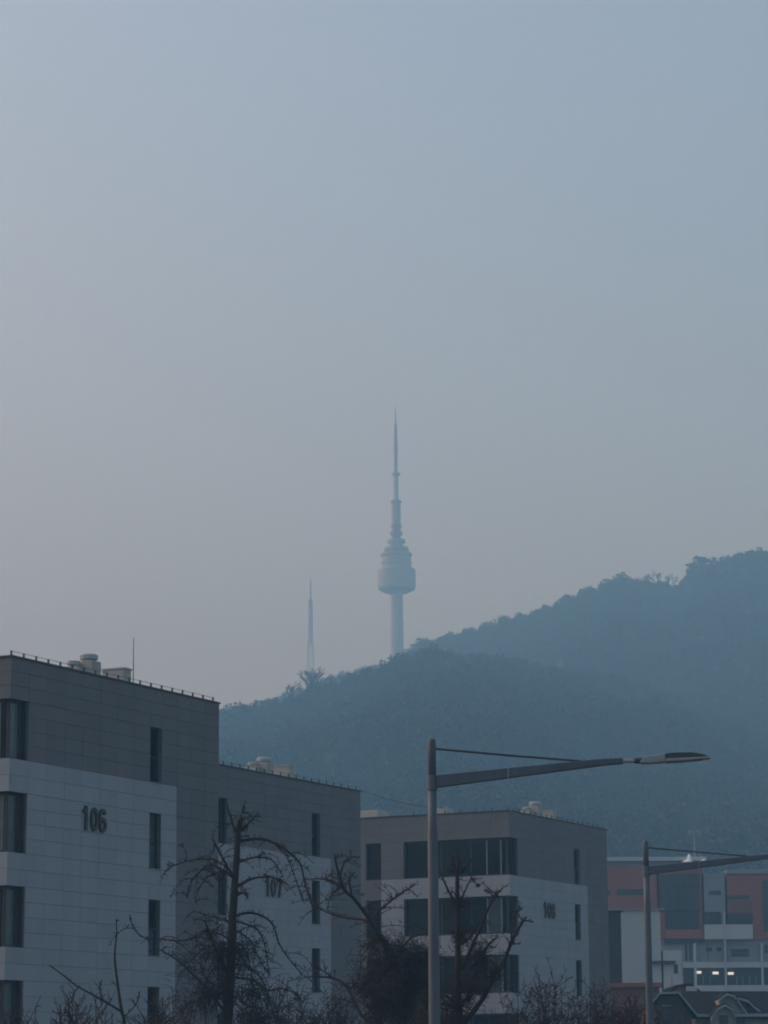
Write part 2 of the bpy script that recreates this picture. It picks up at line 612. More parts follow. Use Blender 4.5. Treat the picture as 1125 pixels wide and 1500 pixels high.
rev('shaft', [(11, 1030), (10, 960), (9.3, 905), (9, 868)], M['tower'])
pod = rev('pod', [(9, 869.5), (17, 868.5), (26.5, 864), (28, 861), (28, 836), (27.2, 834), (26, 833.4)], M['tower_glass'])
rev('pod_upper', [(21.5, 833.4), (21.5, 816), (23.5, 814.5), (23.5, 811), (19, 810.4)], M['tower_glass'])
rev('gallery', [(14, 810.4), (14, 806.6), (17.5, 806), (17.5, 802), (12.5, 801.4)], M['tower_glass'])
rev('gallery', [(10, 801.4), (10, 796), (13.5, 795.4), (13.5, 790.8), (8.6, 790.2)], M['tower_glass'])
rev('mast_base', [(6.6, 790.2), (6.6, 784), (9.4, 783.4), (9.4, 779.4), (6.6, 779), (6.6, 772.6), (8.4, 772), (8.4, 769), (6.4, 768.6)], M['mast_red'])
rev('antenna_section', [(6.8, 768.6), (6.8, 737), (8.6, 736.4), (8.6, 733.4), (3.8, 733)], M['mast'], k=16)
rev('antenna_section', [(3.9, 733), (3.9, 696.5), (6.6, 696), (6.6, 692.6), (2.6, 692.2)], M['tower'], k=14)
rev('antenna_section', [(2.7, 692.2), (2.7, 660.6), (4.0, 660), (4.0, 656), (2.7, 655.6)], M['mast'], k=12)
rev('antenna_section', [(2.9, 655.6), (2.9, 640), (2.4, 639), (2.4, 621)], M['mast'], k=12)
rev('antenna_tip', [(0.9, 621), (0.8, 598)], M['mast'], k=8)
for (y, r) in ((853, 28.1), (845, 28.1), (825, 22.6)):     # sill bands round the pod
    rev('band', [(r, y + .6), (r + .5, y + .5), (r + .5, y - .5), (r, y - .6)], M['tower'], pod)
for k in range(10):                                       # antenna dishes round the galleries
    w = 2 * PI * k / 10
    MB().box(-.6, .6, -.4, .4, 0, 2.2).build('dish_box', M['mast'], tower).location = (17 * mpp * math.cos(w), 17 * mpp * math.sin(w), tz(808.0))

# thin lattice mast
mb0 = at(455, 1010, YT)
mast = thing('lattice_mast', 'thin lattice radio mast rising behind the spreading bare tree', 'mast', (mb0.x, YT, mb0.z))


def lz(y):
    return at(455, y, YT).z - mb0.z


def lattice(name, y0, y1, r0, r1, m, nseg, th=.3):
    b_ = MB()
    zs = [lz(y0) + (lz(y1) - lz(y0)) * i / nseg for i in range(nseg + 1)]
    rs = [(r0 + (r1 - r0) * i / nseg) * mpp for i in range(nseg + 1)]
    cs = [(-1, -1), (1, -1), (1, 1), (-1, 1)]
    for cx_, cy_ in cs:
        b_.tube([(cx_ * rs[0], cy_ * rs[0], zs[0]), (cx_ * rs[-1], cy_ * rs[-1], zs[-1])], th, 4)
    for i in range(nseg):
        for q in range(4):
            a_, c_ = cs[q], cs[(q + 1) % 4]
            b_.tube([(a_[0] * rs[i], a_[1] * rs[i], zs[i]), (c_[0] * rs[i + 1], c_[1] * rs[i + 1], zs[i + 1])], th * .5, 3, False)
            b_.tube([(c_[0] * rs[i], c_[1] * rs[i], zs[i]), (a_[0] * rs[i + 1], a_[1] * rs[i + 1], zs[i + 1])], th * .5, 3, False)
    return b_.build(name, m, mast)


lattice('lower_lattice', 1010, 944, 4.6, 4.2, M['tower'], 9, .26)
lattice('upper_lattice', 944, 880, 2.3, 2.1, M['mast'], 11, .42)
MB().lathe([(3.2 * mpp, lz(881)), (3.2 * mpp, lz(879))], 10).build('platform', M['mast'], mast)
MB().lathe([(1.0 * mpp, lz(879)), (0.9 * mpp, lz(862)), (0.7 * mpp, lz(848))], 8).build('aerial', M['mast'], mast)

# ------------------------------------------------------------------ the three apartment blocks
TH = math.radians(26.9)
UD = Vector((math.sin(TH), math.cos(TH), 0))
VD = Vector((-math.cos(TH), math.sin(TH), 0))
RZ = PI / 2 - TH
LEN, WID, TOP = 13.2, 11.0, 14.9
WT = [13.56, 10.58, 7.60, 4.64, 1.66]           # window heads
WH = 1.92
ROWS = [TOP, 14.45, 14.0, 13.56]
for i, w in enumerate(WT[:-1]):
    ROWS += [w - WH * k / 4 for k in (1, 2, 3, 4)]
    lo, hi = WT[i + 1], w - WH
    ROWS += [hi - (hi - lo) * k / 2 for k in (1, 2)]
ROWS += [0.9, 0.0]
LIGHT_TOP = WT[0] - WH
UC = [0, 1.05] + [1.05 + (8.5 - 1.05) * k / 7 for k in range(1, 8)] + [9.27, 10.3] + [10.3 + 2.9 * k / 3 for k in (1, 2, 3)]
VC = [0] + [6.07 * k / 6 for k in range(1, 7)] + [7.4, 8.3, 9.2, 10.1, WID]
GAP = 0.005
panel_cache = {}


def in_window(z):
    return any(w - WH < z < w for w in WT)


def panel_mesh(w, h, axis, m):
    key = (round(w, 2), round(h, 2), axis, m.name)
    if key not in panel_cache:
        a, t = w / 2 - GAP * 0.5, 0.03
        c = 0.003
        mb = MB()
        # a slab with chamfered front edges
        def ring(ins, d):
            pts_ = [(-a + ins, -h / 2 + GAP + ins), (a - ins, -h / 2 + GAP + ins), (a - ins, h / 2 - GAP - ins), (-a + ins, h / 2 - GAP - ins)]
            return [(p, d, q) if axis == 'u' else (d, -p, q) for p, q in pts_]
        mb.v = ring(0, t) + ring(0, c) + ring(c, 0)
        for i in range(4):
            j = (i + 1) % 4
            mb.f += [(i, j, 4 + j, 4 + i), (4 + i, 4 + j, 8 + j, 8 + i)]
        mb.f.append((8, 9, 10, 11))
        panel_cache[key] = mb.mesh('panel', m)
    return panel_cache[key]


def digit(ch, W=.44, H=.80, w=.115, th=.075):
    """a condensed bold numeral cut from plate, standing in the x-z plane"""
    mb = MB()

    def ribbon(path, closed=False):
        n_ = len(path)
        o = len(mb.v)
        for i, (x, z) in enumerate(path):
            a = path[(i - 1) % n_] if closed or i else path[i]
            c = path[(i + 1) % n_] if closed or i < n_ - 1 else path[i]
            d = Vector((c[0] - a[0], c[1] - a[1])).normalized()
            nx, nz = -d.y * w / 2, d.x * w / 2
            mb.v += [(x + nx, 0, z + nz), (x - nx, 0, z - nz), (x + nx, th, z + nz), (x - nx, th, z - nz)]
        for i in range(n_ if closed else n_ - 1):
            p, q = o + 4 * i, o + 4 * ((i + 1) % n_)
            mb.f += [(p, p + 1, q + 1, q), (p + 2, q + 2, q + 3, p + 3), (p, q, q + 2, p + 2), (p + 1, p + 3, q + 3, q + 1)]
        if not closed:
            e = o + 4 * (n_ - 1)
            mb.f += [(o, o + 2, o + 3, o + 1), (e, e + 1, e + 3, e + 2)]

    def oval(cx, cz, rx, rz, a0=0, a1=360, n_=22):
        return [(cx + rx * math.cos(math.radians(a0 + (a1 - a0) * i / n_)), cz + rz * math.sin(math.radians(a0 + (a1 - a0) * i / n_))) for i in range(n_ + (a1 - a0 != 360))]
    h = w / 2
    if ch == '1':
        ribbon([(.06, .60), (.16, .66), (.245, H)])
        ribbon([(.245, H), (.245, 0)])
    elif ch == '0':
        ribbon(oval(W / 2, H / 2, W / 2 - h, H / 2 - h), True)
    elif ch == '6':
        ribbon(oval(W / 2, .25, W / 2 - h, .25 - h), True)
        ribbon([(h + .005, .25), (h, .45)] + oval(W / 2, .50, W / 2 - h, .30 - h, 180, 30, 12))
    elif ch == '7':
        ribbon([(.03, H - h), (W - h, H - h)])
        ribbon([(W - h - .01, H - h), (.30, .42), (.20, 0)])
    elif ch == '8':
        ribbon(oval(W / 2, .22, W / 2 - h, .23 - h), True)
        ribbon(oval(W / 2, .60, W / 2 - h - .02, .20 - h), True)
    return mb


def block(number, corner, label, vface_cols, u_low, v_low, seed):
    r_ = random.Random(seed)
    zt = corner.z
    z_shift = zt - TOP
    t = thing('apartment_block', label, 'building', (corner.x, corner.y, z_shift), RZ, 'stone clad apartment blocks in a row')
    # walls behind the cladding
    w = MB()
    bands, z = [], TOP - 0.02
    for hd in WT:
        bands.append((hd, z, False))
        bands.append((max(hd - WH, 0), hd, True))
        z = hd - WH
    base = min(0.0, -z_shift) - 0.4
    bands[-1] = (0.0, bands[-1][1], True)
    bands.append((base, 0.0, False))
    for z0, z1, win in bands:
        if win:
            w.box(1.05, 8.5, .03, .4, z0, z1).box(9.27, LEN, .03, .4, z0, z1)
            w.box(.03, .4, 6.07, 7.4, z0, z1).box(.03, .4, 8.3, WID, z0, z1)
        else:
            w.box(.03, LEN, .03, .4, z0, z1).box(.03, .4, .4, WID, z0, z1)
            w.box(.4, LEN - .3, .4, WID, z1 - .35 if z1 < TOP - .1 else z1 - .5, z1 - .0)        # floor slab
    w.box(LEN - .3, LEN, .4, WID, base, TOP - .02).box(0.4, LEN - .3, WID - .3, WID, base, TOP - .02)
    w.box(2.2, LEN - .4, 2.2, WID - .4, base, TOP - .8)
    w.build('wall', M['joint'], t)
    # cladding, slab by slab
    low = {True: MB(), False: MB()}
    for ax_, cols, lowz in (('u', UC, u_low), ('v', VC[:vface_cols + 1], v_low)):
        for i in range(len(cols) - 1):
            c0, c1 = cols[i], cols[i + 1]
            cm = (c0 + c1) / 2
            for j in range(len(ROWS) - 1):
                z1, z0 = ROWS[j], ROWS[j + 1]
                zm = (z0 + z1) / 2
                if in_window(zm):
                    if ax_ == 'u' and (cm < 1.05 or 8.5 < cm < 9.27):
                        continue
                    if ax_ == 'v' and (cm < 6.07 or 7.4 < cm < 8.3):
                        continue
                lt = zm < LIGHT_TOP and (cm < 10.3 if ax_ == 'u' else cm < 7.4)
                m_ = M['panel_light'] if lt else M['panel_dark']
                me = panel_mesh(c1 - c0, z1 - z0, ax_, m_)
                off = r_.uniform(-.003, .003)
                loc = Vector((cm, off, zm)) if ax_ == 'u' else Vector((off, cm, zm))
                if zm < lowz:
                    lb = low[lt]
                    k = len(lb.v)
                    lb.v += [tuple(v.co + loc) for v in me.vertices]
                    lb.f += [tuple(k + q for q in p.vertices) for p in me.polygons]
                else:
                    link('panel', me, t).location = loc
    for lt in (True, False):
        if low[lt].v:
            tag(low[lt].build('lower_cladding', M['panel_light' if lt else 'panel_dark'], t), kind='stuff')
    # coping, roof
    MB().box(-.04, LEN + .04, -.04, .42, TOP, TOP + .06).build('coping', M['coping'], t)
    MB().box(-.04, .42, .42, WID, TOP, TOP + .06).build('coping', M['coping'], t)
    # windows
    for hd in WT:
        lo = max(hd - WH, 0.02)
        # slot window
        f = MB().box(8.5, 8.56, .16, .3, lo, hd).box(9.21, 9.27, .16, .3, lo, hd).box(8.56, 9.21, .16, .3, hd - .06, hd).box(8.56, 9.21, .16, .3, lo, lo + .06)
        f.box(8.56, 9.21, .17, .29, lo + .9, lo + .96)
        win = f.build('slot_window', M['frame'], t)
        MB().box(8.56, 9.21, .24, .26, lo + .96, hd - .06).build('glass_pane', r_.choice([M['glass'], M['glass'], M['shade'] if number == '106' and hd == WT[1] else M['glass']]) if not (number == '106' and hd == WT[1]) else M['shade'], win)
        MB().box(8.56, 9.21, .24, .26, lo + .06, lo + .9).build('glass_pane', r_.choice([M['glass'], M['curtain']]), win)
        MB().box(8.5, 9.27, -.02, .16, lo - .03, lo + .012).build('sill', M['frame_pale'], win)
        # corner window
        f = MB()
        f.box(.98, 1.05, .1, .4, lo, hd)                                     # jamb on the long face
        f.box(.82, .98, .22, .36, lo, hd)
        f.box(.30, .82, .22, .36, hd - .09, hd).box(.30, .82, .22, .36, lo, lo + .07)
        f.box(.22, .36, .36, 6.07, hd - .09, hd).box(.22, .36, .36, 6.07, lo, lo + .07)
        f.box(.1, .4, 6.0, 6.07, lo + .07, hd - .09)
        f.box(.22, .30, .22, .30, lo, hd)
        f.box(.24, .34, 3.95, 4.05, lo + .07, hd - .09)
        win = f.build('corner_window', M['frame'], t)
        for q in (0.55, 1.35, 2.25):
            MB().box(.24, .34, q, q + .07, lo + .07, hd - .09).build('mullion', M['frame_pale'] if q < 2 and hd > 5 else M['frame'], win)
        MB().box(.30, .82, .27, .29, lo + .07, hd - .09).build('glass_pane', M['curtain'] if number == '106' else M['glass'], win)
        for a, c in ((.36, .55), (.62, 1.35), (1.42, 2.25), (2.32, 3.95), (4.05, 6.0)):
            MB().box(.27, .29, a, c, lo + .07, hd - .09).build('glass_pane', M['glass'] if r_.random() < .6 or a > 1 else M['curtain'], win)
        # tall strip window near the far end of the short face
        f = MB().box(.16, .3, 7.4, 7.46, lo, hd).box(.16, .3, 8.24, 8.3, lo, hd).box(.16, .3, 7.46, 8.24, hd - .06, hd).box(.16, .3, 7.46, 8.24, lo, lo + .06)
        win = f.build('strip_window', M['frame'], t)
        MB().box(.24, .26, 7.46, 8.24, lo + .06, hd - .06).build('glass_pane', M['glass'], win)
    # house number on the light field
    for k, ch in enumerate(number):
        digit(ch).build('number_digit', M['number'], t).location = (4.2 + k * 0.52, -.08, 9.66)
    # roof edge posts and wire
    nq = 19
    for k in range(nq):
        s_ = .15 + (LEN - .4) * k / (nq - 1)
        MB().box(-.025, .025, -.025, .025, 0, .17).build('rail_post', M['wire'], t).location = (s_, .12, TOP + .06)
    for k in range(6):
        MB().box(-.025, .025, -.025, .025, 0, .17).build('rail_post', M['wire'], t).location = (.12, 1.0 + k * .9, TOP + .06)
    MB().tube([(.12, .12, TOP + .215), (LEN - .2, .12, TOP + .215)], .008, 4).build('rail_wire', M['wire'], t)
    # roof ventilation blocks
    hv = {'106': 0.0, '107': -.04, '108': .03}[number]
    vb = MB().box(6.55, 7.15, 1.2, 1.85, TOP - .5, TOP + .84 + hv).build('vent_block', M['vent'], t, bevel=.02)
    zc_ = TOP + .84 + hv
    MB().lathe([(.25, zc_), (.25, zc_ + .05), (.32, zc_ + .07), (.33, zc_ + .2), (.28, zc_ + .25), (.06, zc_ + .27)], 16, 6.85, 1.52).build('vent_cap', M['vent_cap'], vb)
    vb = MB().box(6.15, 6.5, 1.5, 2.1, TOP - .5, TOP + .62).build('vent_block', M['vent'], t, bevel=.02)
    MB().lathe([(.17, TOP + .62), (.17, TOP + .66), (.22, TOP + .68), (.22, TOP + .8), (.06, TOP + .83)], 14, 6.32, 1.8).build('vent_cap', M['vent_cap'], vb)
    vb = MB().box(8.6, 9.1, 1.2, 2.1, TOP - .5, TOP + .80 - hv).build('vent_block', M['vent'], t, bevel=.02)
    MB().box(8.57, 9.13, 1.17, 2.13, TOP + .80 - hv, TOP + .85 - hv).build('lid', M['vent_cap'], vb)
    if number == '106':
        MB().tube([(9.55, 1.4, TOP - .5), (9.55, 1.4, TOP + 1.2), (9.55, 1.4, TOP + 2.05)], [.020, .017, .011], 5).build('lightning_rod', M['wire'], t)
    return t


c6 = at(17, 962, 87)
e7 = at(528, 1160, 126)
c7 = e7 - UD * LEN
c7.z = e7.z
c8 = at(745, 1188, 141)
block('106', c6, 'grey stone clad apartment block with number 106 on its pale wall', 1, 4.64, 7.6, 1)
block('107', c7, 'grey stone clad apartment block numbered 107 behind the tall drooping tree', 0, 4.64, 7.6, 2)
b8 = block('108', c8, 'grey stone clad apartment block numbered 108 with wide corner windows', 9, 6.0, 7.6, 3)
MB().box(1.2, 2.6, 8.2, 10.6, TOP - .4, TOP + .55).build('roof_hatch', M['vent'], b8, bevel=.03)
MB().box(1.4, 2.3, 4.2, 4.9, TOP - .4, TOP + .5).build('roof_hatch', M['vent'], b8, bevel=.03)

# ------------------------------------------------------------------ street lamps
def street_lamp(Y0):
    top = at(632.5, 1083, Y0)
    bx, by = top.x, top.y
    t = thing('street_lamp', 'x', 'street lamp', (bx, by, 0), 0, 'street lamps along the road')
    k = 1 / ppm(Y0)

    def q(x, y, dy=0.0):
        p = at(x + (1083 - y) * 0.0, y, Y0)
        return Vector((p.x - bx, dy, p.z))

    zt = top.z
    zc = q(632, 1157).z
    zj = q(632, 1217).z
    MB().lathe([(6.0 * k, zc - .02), (5.9 * k, zt - .03), (5.2 * k, zt), (1 * k, zt + .02)], 20).build('upper_pole', M['pole'], t, True)
    MB().lathe([(.30, 0.12), (.30, .15), (.12, .16), (8.6 * k, .5), (7.3 * k, zj), (6.6 * k, zj + .03), (6.3 * k, zc)], 24).build('pole', M['pole'], t, True)
    MB().lathe([(7.2 * k, zc - .01), (7.4 * k, zc + .02), (7.4 * k, q(632, 1136).z - .02), (7.0 * k, q(632, 1136).z)], 20).build('collar', M['pole'], t)
    a = [q(639, 1136), q(880, 1112), q(912, 1110.5), q(912, 1119), q(880, 1122), q(639, 1154)]
    wv = .075
    arm = MB().prism([p + Vector((0, -wv, 0)) for p in a], (0, 2 * wv, 0)).build('arm', M['pole'], t, bevel=.012)
    s0, s1 = q(744, 1125.3), q(744, 1140.3)
    MB().box(s0.x - .008, s0.x + .008, -wv - .006, wv + .006, s1.z - .006, s0.z + .006).build('seam', M['lamp_light'], arm)
    MB().tube([q(638, 1097), q(745, 1106.5), q(852, 1115)], 1.7 * k, 8).build('tie_rod', M['wire'], t)
    MB().tube([q(910, 1115), q(936, 1114.3)], [3.2 * k, 2.8 * k], 12).build('spigot', M['lamp_light'], t)
    MB().tube([q(929, 1114.5), q(941, 1114)], 4.2 * k, 10).build('knuckle', M['pole_dark'], t)
    hw = .17
    a = [q(936, 1118), q(942, 1110.5), q(956, 1107.5), q(974, 1105.5), q(974, 1117), q(950, 1119)]
    MB().prism([p + Vector((0, -hw * .8, 0)) for p in a], (0, 2 * hw * .8, 0)).build('driver_housing', M['lamp_light'], t, bevel=.015)
    a = [q(974, 1112.5), q(1041, 1109.5), q(1040, 1111.5), q(1000, 1115.5), q(974, 1117)]
    hd = MB().prism([p + Vector((0, -hw, 0)) for p in a], (0, 2 * hw, 0)).build('lamp_head', M['lamp_light'], t, bevel=.008)
    for i in range(9):
        yy = -hw + .02 + (2 * hw - .04) * i / 8
        a = [q(973, 1105.5), q(985, 1104), q(1012, 1103.5), q(1030, 1106.5), q(1036, 1109.8), q(973, 1112.8)]
        MB().prism([p + Vector((0, yy - .006, 0)) for p in a], (0, .012, 0)).build('cooling_fin', M['pole_dark'], hd)
    a = [q(978, 1116.6), q(1000, 1115.6), q(1030, 1112.6), q(1030, 1113.2), q(1000, 1116.2), q(978, 1117.4)]
    MB().prism([p + Vector((0, -hw * .85, 0)) for p in a], (0, 2 * hw * .85, 0)).build('lens', M['glass'], hd)
    return t, zt


lamp1, zt = street_lamp(45.0)
lamp1['label'] = 'grey street lamp standing before the block numbered 108 with whole arm showing'
Y2 = depth_for_height(945.5, 1232, zt)
lamp2 = copy_tree(lamp1)
lamp2.location = (at(945.5, 1232, Y2).x, Y2, 0)
lamp2['label'] = 'grey street lamp standing before the red brick school building'

# ------------------------------------------------------------------ bare trees and shrubs near the road
def grow_spurs(mb, pts_, r_, dens, length, rad):
    for i in range(len(pts_) - 1):
        a, c = pts_[i], pts_[i + 1]
        L = (c - a).length
        d = (c - a).normalized()
        nk = max(1, int(L * dens))
        for _ in range(nk):
            p = a.lerp(c, r_.random())
            nd = (Vector((r_.uniform(-1, 1), r_.uniform(-1, 1), r_.uniform(-.5, 1.1))) + d * .4).normalized()
            l = length * r_.uniform(.4, 1.3)
            mb.tube([p, p + nd * l * .6, p + nd * l + Vector((0, 0, .15 * l))], [rad, rad * .9, rad * .8], 3, False)


def subbranches(mb, pts_, r_, nsub, L0, rad, droop, dens, spur):
    for _ in range(nsub):
        i = r_.randrange(max(1, len(pts_) - 1))
        p = pts_[i].lerp(pts_[i + 1], r_.random())
        d = Vector((r_.uniform(-1, 1), r_.uniform(-1, 1), r_.uniform(-.1, .8))).normalized()
        L = L0 * r_.uniform(.5, 1.25)
        q = [p]
        for k in range(5):
            d = (d + Vector((r_.uniform(-.25, .25), r_.uniform(-.25, .25), -droop * r_.uniform(.4, 1.2)))).normalized()
            q.append(q[-1] + d * L / 5)
        mb.tube(q, [rad * (1 - .15 * k) for k in range(6)], 4, False)
        grow_spurs(mb, q, r_, dens, spur, rad * .7)


def smooth_path(pts_, n=3):
    out = []
    P_ = [pts_[0]] + list(pts_) + [pts_[-1]]
    for i in range(1, len(P_) - 2):
        p0, p1, p2, p3 = P_[i - 1:i + 3]
        for k in range(n):
            t = k / n
            out.append(0.5 * ((2 * p1) + (p2 - p0) * t + (2 * p0 - 5 * p1 + 4 * p2 - p3) * t * t + (3 * p1 - p0 - 3 * p2 + p3) * t ** 3))
    out.append(P_[-2])
    return out


def thicket(mb, lobes, n, L, rad, seed, up=.3):
    r_ = random.Random(seed)
    ws = [l[3] ** 2 for l in lobes]
    for _ in range(n):
        cx, cy_, cz, r = r_.choices(lobes, ws)[0]
        d = Vector((r_.gauss(0, 1), r_.gauss(0, 1), r_.gauss(0, 1))).normalized()
        p = Vector((cx, cy_, cz)) + d * r * abs(r_.gauss(0, .62))
        e = (d * .6 + Vector((r_.uniform(-1, 1), r_.uniform(-1, 1), r_.uniform(-1, 1) + up))).normalized()
        l = L * r_.uniform(.4, 1.3)
        m1 = p + e * l * .5
        e2 = (e + Vector((r_.uniform(-.5, .5), r_.uniform(-.5, .5), r_.uniform(-.5, .3)))).normalized()
        q = rad * r_.uniform(.6, 1.2)
        mb.tube([p, m1, m1 + e2 * l * .5], [q, q * .8, q * .55], 3, False)
    return mb


def photo_tree(name, label, Y, trunk, limbs, seed, tr=.72, lr=.55, sub=3, subL=.9, droop=.35, dens=14, spur=.09, foliage=None, dense=None, twig='bark', cat='tree'):
    """trunk / limbs: photo pixels (x, y, radius px); every limb also leaves the trunk's plane"""
    r_ = random.Random(seed)
    k = 1 / ppm(Y)
    T = [at(x, y, Y) for x, y, r in trunk]
    R_ = [r * k * tr for x, y, r in trunk]
    base = Vector((T[0].x - (T[1].x - T[0].x) * .3, Y, 0.0))
    t = thing(name, label, cat, base)
    P0 = [base + Vector((0, 0, -.1)), base + Vector((0, 0, .35)), base.lerp(T[0], .6)] + T
    RR = [R_[0] * 1.7, R_[0] * 1.25, R_[0] * 1.1] + R_
    Ts = smooth_path([p - base for p in P0])
    Rs = list(np.interp(np.linspace(0, len(RR) - 1, len(Ts)), range(len(RR)), RR))
    Rs = [r * (1 + .14 * noise.noise((i * .9, seed, 0))) for i, r in enumerate(Rs)]
    MB().tube(Ts, Rs, 10).build('trunk', M['bark'], t, True)
    crown = MB()
    subbranches(crown, Ts[len(Ts) // 2:], r_, sub * 2, subL * .6, .012, droop, dens, spur)
    for lim in limbs:
        r0, pts2 = lim[0] * lr, lim[1:]
        out = r_.uniform(-1.0, 1.0) * .9
        L = sum(math.dist(pts2[i], pts2[i + 1]) for i in range(len(pts2) - 1)) * k
        q, acc = [], 0.0
        for i, (x, y) in enumerate(pts2):
            if i:
                acc += math.dist(pts2[i - 1], (x, y)) * k
            q.append(at(x, y, Y + out * acc * .8) - base)
        q = smooth_path(q)
        rr = [max(r0 * k * (1 - .6 * i / (len(q) - 1)), .012) for i in range(len(q))]
        lb = MB().tube(q, rr, 7)
        grow_spurs(lb, q, r_, dens, spur, .010)
        subbranches(lb, q, r_, sub, subL * min(1, L / 1.2), max(.011, r0 * k * .35), droop, dens, spur)
        lb.build('limb', M[twig], t, True)
    if dense:
        n_, L_, rad_, up_, lobes = dense
        thicket(crown, [(*(at(x, y, Y + dy) - base), r * k) for x, y, dy, r in lobes], n_, L_, rad_, seed, up_)
    crown.build('twigs', M[twig], t)
    if foliage:
        n_, size, lobes = foliage
        lobes3 = [(*(at(x, y, Y + dy) - base), r * k) for x, y, dy, r in lobes]
        leaf_cloud(lobes3, n_, size, seed).build('foliage', M['leaf_dark'], t)
    return t


photo_tree('bare_street_tree', 'tall bare tree with arching drooping branches before blocks 106 and 107', 60,
           [(332, 1500, 11), (338, 1420, 10), (341, 1340, 8.5), (346, 1265, 7), (349, 1220, 6), (353, 1199, 5.2)],
           [(4, (348, 1226), (340, 1205), (333, 1180)), (3, (354, 1218), (365, 1205), (380, 1190)), (2, (350, 1215), (353, 1195), (358, 1182)),
            (4.2, (350, 1232), (375, 1229), (395, 1232), (415, 1243), (430, 1254), (441, 1268), (446, 1290), (455, 1320), (463, 1336)),
            (2, (400, 1234), (420, 1255), (432, 1285), (443, 1318)),
            (3, (350, 1263), (372, 1256), (395, 1258), (405, 1268), (415, 1285)), (4, (348, 1298), (365, 1289), (380, 1285), (400, 1285), (410, 1292)),
            (3.6, (344, 1290), (325, 1255), (310, 1225)), (2.6, (342, 1282), (320, 1262), (295, 1258), (265, 1264), (248, 1271)),
            (2.8, (340, 1285), (310, 1266), (292, 1278), (280, 1292), (274, 1316)), (2.2, (334, 1275), (308, 1282), (292, 1300), (286, 1322)),
            (3, (346, 1312), (357, 1308), (363, 1316)),
            (3.4, (343, 1342), (365, 1337), (385, 1342), (400, 1355), (408, 1380), (420, 1400), (442, 1427)),
            (2.6, (343, 1348), (375, 1360), (386, 1378), (392, 1408), (394, 1430)), (2.6, (343, 1362), (365, 1376), (380, 1405), (392, 1425)),
            (5, (336, 1430), (321, 1400), (308, 1370), (300, 1348)), (2.2, (306, 1362), (290, 1371), (265, 1378), (238, 1376), (212, 1374), (196, 1360), (190, 1340)),
            (4, (334, 1490), (305, 1450), (285, 1430), (262, 1408), (236, 1392)), (2.2, (314, 1385), (296, 1392), (282, 1405), (270, 1412)),
            (3, (340, 1412), (360, 1415), (380, 1430), (390, 1450), (392, 1478)), (2.8, (338, 1432), (362, 1434), (385, 1445), (396, 1470), (404, 1498)),
            (2.4, (392, 1452), (412, 1448), (432, 1455), (442, 1468)), (2.6, (332, 1420), (312, 1420), (300, 1445), (292, 1478)),
            (2.4, (335, 1395), (318, 1392), (304, 1402), (296, 1428)), (2.2, (330, 1462), (300, 1462), (268, 1478), (248, 1496)),
            (2.4, (340, 1352), (322, 1346), (302, 1340), (284, 1335)), (2.2, (338, 1378), (318, 1366), (296, 1364), (280, 1376)),
            (2.4, (341, 1378), (358, 1388), (366, 1412), (370, 1446))], 21, sub=7, subL=.7, droop=.38, dens=22, spur=.085,
           dense=(1350, .34, .008, -.5, [(325, 1450, 0, 60), (370, 1450, .3, 50), (300, 1455, -.3, 48), (350, 1390, .1, 44), (385, 1490, 0, 44), (308, 1395, 0, 40)]))

photo_tree('bare_street_tree', 'bare tree with cut upright limbs rising behind the tall street lamp pole', 56,
           [(673, 1500, 9), (671, 1455, 8.5), (671, 1392, 7.5), (670, 1320, 6), (670, 1280, 5)],
           [(4.2, (670, 1284), (666, 1272), (659, 1252)), (3.5, (670, 1282), (671, 1266), (672, 1249)), (2.6, (671, 1284), (680, 1274), (692, 1258)),
            (3.8, (669, 1326), (661, 1313), (650, 1290), (642, 1266)), (3.2, (671, 1325), (678, 1312), (692, 1282)), (1.5, (690, 1287), (697, 1294), (699, 1300)),
            (6.5, (680, 1500), (708, 1462), (722, 1436), (737, 1410), (750, 1379), (760, 1360), (771, 1343)), (3, (748, 1384), (753, 1345), (766, 1329)),
            (4.6, (676, 1420), (692, 1385), (706, 1354), (717, 1327), (729, 1308)), (2, (724, 1316), (718, 1308), (712, 1306)), (2, (726, 1312), (731, 1305)),
            (3.6, (690, 1420), (712, 1388), (730, 1370)), (3.4, (672, 1385), (688, 1374), (701, 1352)), (3.2, (671, 1475), (662, 1466), (650, 1456)),
            (3.4, (673, 1472), (687, 1459), (692, 1448)), (3.2, (700, 1474), (735, 1420), (742, 1396), (752, 1370)), (3, (690, 1440), (706, 1400), (722, 1378))],
           22, tr=.6, lr=.6, sub=5, subL=.4, droop=.05, dens=10, spur=.08,
           dense=(1300, .26, .008, .3, [(676, 1370, 0, 22), (700, 1400, .3, 26), (690, 1450, -.2, 34), (720, 1430, 0, 24), (672, 1330, 0, 14), (668, 1480, 0, 30)]))

